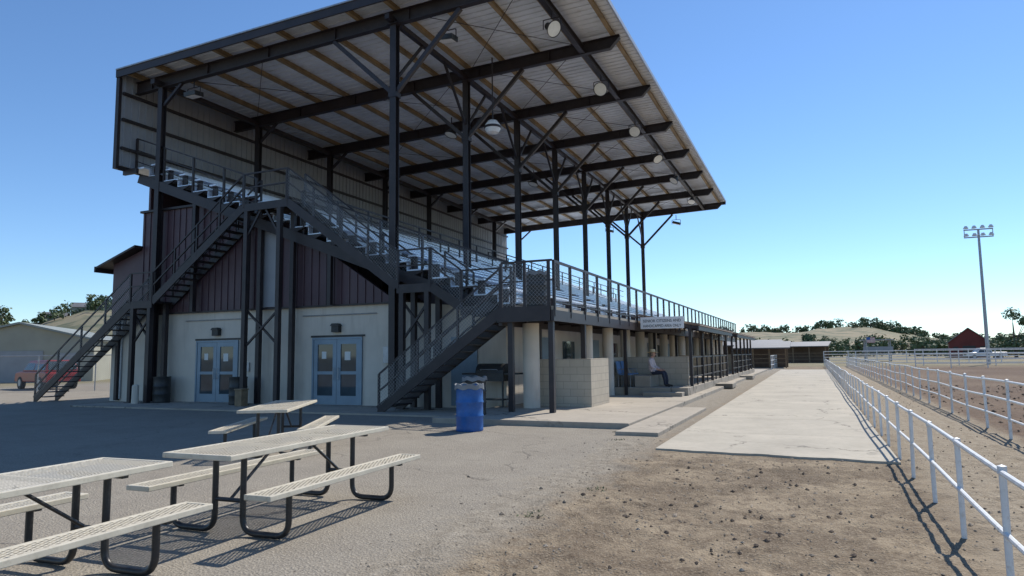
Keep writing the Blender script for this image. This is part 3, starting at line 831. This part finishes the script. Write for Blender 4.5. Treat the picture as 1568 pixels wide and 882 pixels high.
for x,y in((-6.1,23.9),(-6.1,24.55)):
    g=group('stadium_chair',(x,y,.38)); b=B()
    b.box(-.2,.24,-.24,.24,.42,.46); b.prismY([(-.24,.46),(-.2,.46),(-.28,.9),(-.32,.9)],-.24,.24); b.fin('shell',bl2,g,bevel=.015)
    k=B()
    for yy in(-.22,.22): k.tube([(.2,yy,0),(.2,yy,.42),(-.22,yy,.42),(-.22,yy,0)],.014,6); k.tube([(-.22,yy,.62),(.15,yy,.62),(.2,yy,.42)],.014,6)
    k.fin('frame',galv,g)

g=group('stadium_light_pole',(16.4,84,0))
b=B(); b.cyl((0,0,0),(0,0,14.0),.19,.11,12); b.beam((-1.3,0,13.2),(1.3,0,13.2),.12,.12); b.beam((-1.3,0,14.0),(1.3,0,14.0),.12,.12)
for x in(-1.25,0,1.25): b.beam((x,0,13.2),(x,0,14.0),.07,.07)
b.fin('pole',galv,g)
b=B()
for z in(13.45,14.25):
    for x in(-1.1,-.37,.37,1.1): b.lathe([(.001,.18),(.12,.16),(.26,-.1),(.24,-.12),(.001,-.04)],(x,-.1,z),12)
b.fin('lamp_heads',white,g)

def vehicle(name,loc,rz,mat,kind='suv',sc=1):
    g=group(name,loc,rz); g.scale=(sc,)*3
    b=B()
    if kind=='suv':
        body=[(-2.25,.42),(-2.25,.7),(-2.15,.95),(-1.35,1.02),(1.95,1.02),(2.2,.95),(2.25,.42)]
        cab=[(-1.3,1.02),(-.7,1.62),(1.75,1.66),(2.1,1.02)]
    else:
        body=[(-2.7,.5),(-2.65,1.0),(-1.5,1.1),(2.65,1.1),(2.7,.5)]
        cab=[(-1.45,1.1),(-.9,1.72),(.45,1.74),(.75,1.1)]
    b.prismY(body,-.9,.9)
    n=len(cab); vs=[(x,-(.86 if z<1.2 else .70),z) for x,z in cab]+[(x,(.86 if z<1.2 else .70),z) for x,z in cab]
    b.add(vs,[tuple(range(n)),tuple(range(n,2*n))[::-1]]+[(i,n+i,n+(i+1)%n,(i+1)%n) for i in range(n)])
    b.fin('body',mat,g,bevel=.06)
    w_=B()
    for s in(-1,1):
        x0,x1=cab[0][0]+.28,cab[-1][0]-.22
        m=(x0+x1)/2
        for a,c_ in((x0,m-.05),(m+.05,x1)):
            ta=a+(.3 if a==x0 else 0); tc_=c_-(.12 if c_==x1 else 0)
            w_.add([(a,s*.865,1.1),(c_,s*.865,1.1),(tc_,s*.735,cab[1][1]-.12),(ta,s*.735,cab[1][1]-.12)],[(0,1,2,3)])
    for k0,k1,sg_ in((0,1,-1),(3,2,1)):
        xa,za=cab[k0];xb_,zb_=cab[k1]
        q0=Vector((xa,0,za)).lerp(Vector((xb_,0,zb_)),.14);q1=Vector((xa,0,za)).lerp(Vector((xb_,0,zb_)),.88)
        w_.add([(q0.x+sg_*.02,-.74,q0.z+.01),(q0.x+sg_*.02,.74,q0.z+.01),(q1.x+sg_*.02,.64,q1.z+.01),(q1.x+sg_*.02,-.64,q1.z+.01)],[(0,1,2,3)])
    w_.fin('windows',glass,g)
    t=B(); hb=B()
    for x in((-1.4,1.4) if kind=='suv' else(-1.75,1.75)):
        for s in(-1,1):
            t.cyl((x,s*.70,.36),(x,s*.92,.36),.36,n=20); hb.cyl((x,s*.921,.36),(x,s*.93,.36),.2,n=14)
    t.fin('tyres',rubber,g); hb.fin('hubs',galv,g)
    l=B(); X0=-2.27 if kind=='suv' else -2.72
    for s in(-1,1): l.box(X0,X0+.3,s*.7-.15,s*.7+.15,.74,.86)
    l.fin('headlamps',lamplens,g)
    l=B(); l.box(X0-.03,X0+.2,-.88,.88,.42,.6); l.box(X0-.01,X0+.2,-.45,.45,.66,.88); l.fin('bumper_and_grille',dark,g)
vehicle('red_suv',(-39.0,24.6,0),math.radians(-12),red,sc=.95)
vehicle('white_pickup_truck',(24,125,0),math.radians(10),wpaint,'pickup'); vehicle('white_pickup_truck',(33,120,0),math.radians(170),wpaint,'pickup')

def gable(name,loc,rz,w,d,h,rise,wm,rm,extra=None,over=.3):
    g=group(name,loc,rz); b=B()
    b.prismY([(-w/2,0),(w/2,0),(w/2,h),(0,h+rise),(-w/2,h)],0,d); b.fin('walls',wm,g)
    r=B()
    for s in(-1,1):
        sl=rise/(w/2)
        r.prismY([(0,h+rise+.02),(s*(w/2+over),h-over*sl+.02),(s*(w/2+over),h-over*sl+.16),(0,h+rise+.16)],-over,d+over)
    r.fin('roof',rm,g)
    q=B(); q.box(-w*.16,w*.16,-.06,-.005,0,h*.75); q.box(-w*.4,-w*.27,-.06,-.005,h*.4,h*.7); q.box(w*.27,w*.4,-.06,-.005,h*.4,h*.7)
    q.fin('doors_windows',extra or dark,g)
    return g
gable('metal_shed_building',(-52.5,31.0,0),math.radians(42),9.5,16,3.0,1.2,shedwall,greenroof,backs)
gable('red_barn',(27.5,156,0),math.radians(-8),6.5,11,3.0,2.6,barnred,shedroof,dark)
def shelter(loc,rz,w,d,h):
    g=group('open_shelter',loc,rz); p=B()
    for i in range(4):
        x=-w/2+w*i/3
        p.beam((x,0,0),(x,0,h),.12,.12); p.beam((x,d,0),(x,d,h+.5),.12,.12)
    for z in(.5,.9,1.3): p.beam((-w/2,0.05,z),(w/2,0.05,z),.05,.07)
    p.fin('posts_and_rails',wood,g)
    r=B(); r.add([(-w/2-.4,-.5,h-.05),(w/2+.4,-.5,h-.05),(w/2+.4,d+.4,h+.6),(-w/2-.4,d+.4,h+.6),(-w/2-.4,-.5,h+.05),(w/2+.4,-.5,h+.05),(w/2+.4,d+.4,h+.7),(-w/2-.4,d+.4,h+.7)],[(0,1,2,3),(4,5,6,7),(0,1,5,4),(1,2,6,5),(2,3,7,6),(3,0,4,7)]); r.fin('roof',shedroof,g)
    k=B(); k.box(-w/2,w/2,d-.1,d-.02,0,h+.3); k.fin('back_boards',shedbrown,g)
shelter((-4.6,70,0),0,4.4,4,1.9); shelter((-7.5,82,0),math.radians(8),9,5,2.3); shelter((-1.5,100,0),math.radians(-6),6,4,2.2)
g=group('announcer_stand',(8.5,112,0)); b=B()
for x in(-1.6,1.6):
    for y in(-1.2,1.2): b.beam((x,y,0),(x,y,3.0),.15,.15)
b.box(-1.9,1.9,-1.5,1.5,1.3,1.42); b.box(-1.9,1.9,-1.5,-1.4,1.42,2.1); b.prismY([(-2.1,3.0),(2.1,3.0),(2.1,3.12),(-2.1,3.12)],-1.7,1.7)
b.fin('booth',backs,g)
g=group('flag_pole',(6.4,100,0)); b=B(); b.cyl((0,0,0),(0,0,3.4),.04,n=8); b.fin('pole',galv,g)
b=B(); 
for i in range(7): b.box(.04,1.0,-.01,.01,2.55+i*.11,2.55+i*.11+.054)
b.fin('red_stripes',red,g); b=B()
for i in range(6): b.box(.04,1.0,-.008,.008,2.605+i*.11,2.605+i*.11+.054)
b.fin('white_stripes',white,g); b=B(); b.box(.04,.45,-.014,.014,2.94,3.27); b.fin('canton',blue,g)
g=group('chain_link_fence'); b=B(); c=B()
P0=Vector((-40,19,0));P1=Vector((-25.5,30,0))
for i in range(8):
    p=P0.lerp(P1,i/7); b.cyl(p,p+Vector((0,0,1.8)),.03,n=8)
b.cyl(P0+Vector((0,0,1.8)),P1+Vector((0,0,1.8)),.022,n=8); c.panel(P0,P1,1.8); b.fin('posts',galv,g); c.fin('wire',chain,g)

def hillmat():
    m,q,bs,out,tc=newmat('hill_grass'); v=tc.outputs['Object']
    c=q.mix(q.ramp(q.noise(v,.012,4,.6),.35,.65),(.31,.245,.15),(.20,.18,.105))
    c=q.mix(q.ramp(q.noise(v,.07,4,.75),.48,.56,0,.85),c,(.085,.10,.05))
    q.l(c,bs.inputs['Base Color']); bs.inputs['Roughness'].default_value=.95
    return m
b=B(); na=170; nr=32
def hz(r,a):
    deg=math.degrees(a)
    L=.105 if deg<-40 else (.105+( .046-.105)*min(1,(deg+40)/25))
    if deg>3: L*=max(.45,1-(deg-3)/14)
    s0,s1=(150,330) if deg<-40 else (230,560)
    t=sstep(s0,s1,r)
    return -1+ t*L*(s1*.86)*(.66+.35*noise.noise((a*5.5,1.3,0))+.16*noise.noise((a*19,r*.004,2))+.06*noise.noise((a*60,r*.01,4)))
for j in range(nr):
    r=145+ (j/(nr-1))**1.4*1600
    for i in range(na):
        a=math.radians(-85+130*i/(na-1)); b.v.append((r*math.sin(a),r*math.cos(a),hz(min(r,700),a)))
b.f=[(j*na+i,j*na+i+1,(j+1)*na+i+1,(j+1)*na+i) for j in range(nr-1) for i in range(na-1)]
ho=b.fin('hills',hillmat())
for p in ho.data.polygons:p.use_smooth=True
for a_,r_ in((-58.2,318),(-56.5,322)):
    a=math.radians(a_); gable('farm_house',(r_*math.sin(a),r_*math.cos(a),hz(r_,a)-.2),a+.3,10,8,2.8,2,shedwall,shedroof)

def tree(lb,tb,x,y,z,h,wd,leafs,ls):
    th=h*.3
    tb.tube([(x,y,z-.3),(x+R.uniform(-.1,.1),y,z+th),(x+R.uniform(-.4,.4),y,z+h*.7)],[.035*h,.025*h,.008*h],6)
    blobs=[]
    for k in range(R.randint(8,13)):
        a=R.uniform(0,6.28); rr=wd*.5*math.sqrt(R.random())*.8; zz=z+h*R.uniform(.16,.9)
        sh=1-.55*max(0,(zz-z)/h-.5)*2
        blobs.append((x+math.cos(a)*rr*sh,y+math.sin(a)*rr*sh,zz,wd*R.uniform(.12,.22)))
        tb.tube([(x,y,z+th),(blobs[-1][0],blobs[-1][1],zz)],[.012*h,.003*h],4)
    for k in range(leafs):
        bx,by,bz,br=R.choice(blobs)
        d=Vector((R.gauss(0,1),R.gauss(0,1),R.gauss(0,1))).normalized()*br*R.uniform(.55,1.15)
        c=Vector((bx+d.x,by+d.y,bz+d.z*.8))
        n=(d.normalized()+Vector((R.uniform(-.7,.7),R.uniform(-.7,.7),R.uniform(-.2,.9)))).normalized()
        a=n.orthogonal().normalized(); b2=n.cross(a); s=ls*R.uniform(.6,1.3); t=R.uniform(0,6.28)
        a,b2=a*math.cos(t)+b2*math.sin(t),b2*math.cos(t)-a*math.sin(t)
        lb.add([c-a*s,c-b2*s*.6,c+a*s,c+b2*s*.6],[(0,1,2,3)])
lb=B();tb=B()
for i in range(140):
    a=math.radians(R.choice((R.uniform(-7.5,17),R.uniform(1,15)))); r=R.uniform(190,340)
    h=R.uniform(3.0,6.6)
    tree(lb,tb,r*math.sin(a),r*math.cos(a),max(-.5,hz(r,a)),h,h*R.uniform(1.0,1.7),210,.45)
for i in range(40):
    a=math.radians(R.uniform(-66,-51)); r=R.uniform(290,350)
    h=R.uniform(4,8)
    tree(lb,tb,r*math.sin(a),r*math.cos(a),hz(r,a)-.4,h,h*R.uniform(1,1.5),240,.55)
for i in range(130):
    a=math.radians(R.uniform(-9,16)); r=R.uniform(500,600)
    h=R.uniform(3,8)
    tree(lb,tb,r*math.sin(a),r*math.cos(a),hz(r,a)-.8,h,h*R.uniform(1.2,2.2),90,.9)
DT=group('distant_trees'); lb.fin('foliage',leaf,DT); tb.fin('trunks',bark,DT)
for (x,y,h,wd) in((34,152,9,7.5),(46,168,7,7),(-1,150,5,5)):
    g=group('cottonwood_tree'); lb=B();tb=B(); tree(lb,tb,x,y,0,h,wd,1500,.28); lb.fin('foliage',leaf,g); tb.fin('trunk',bark,g)
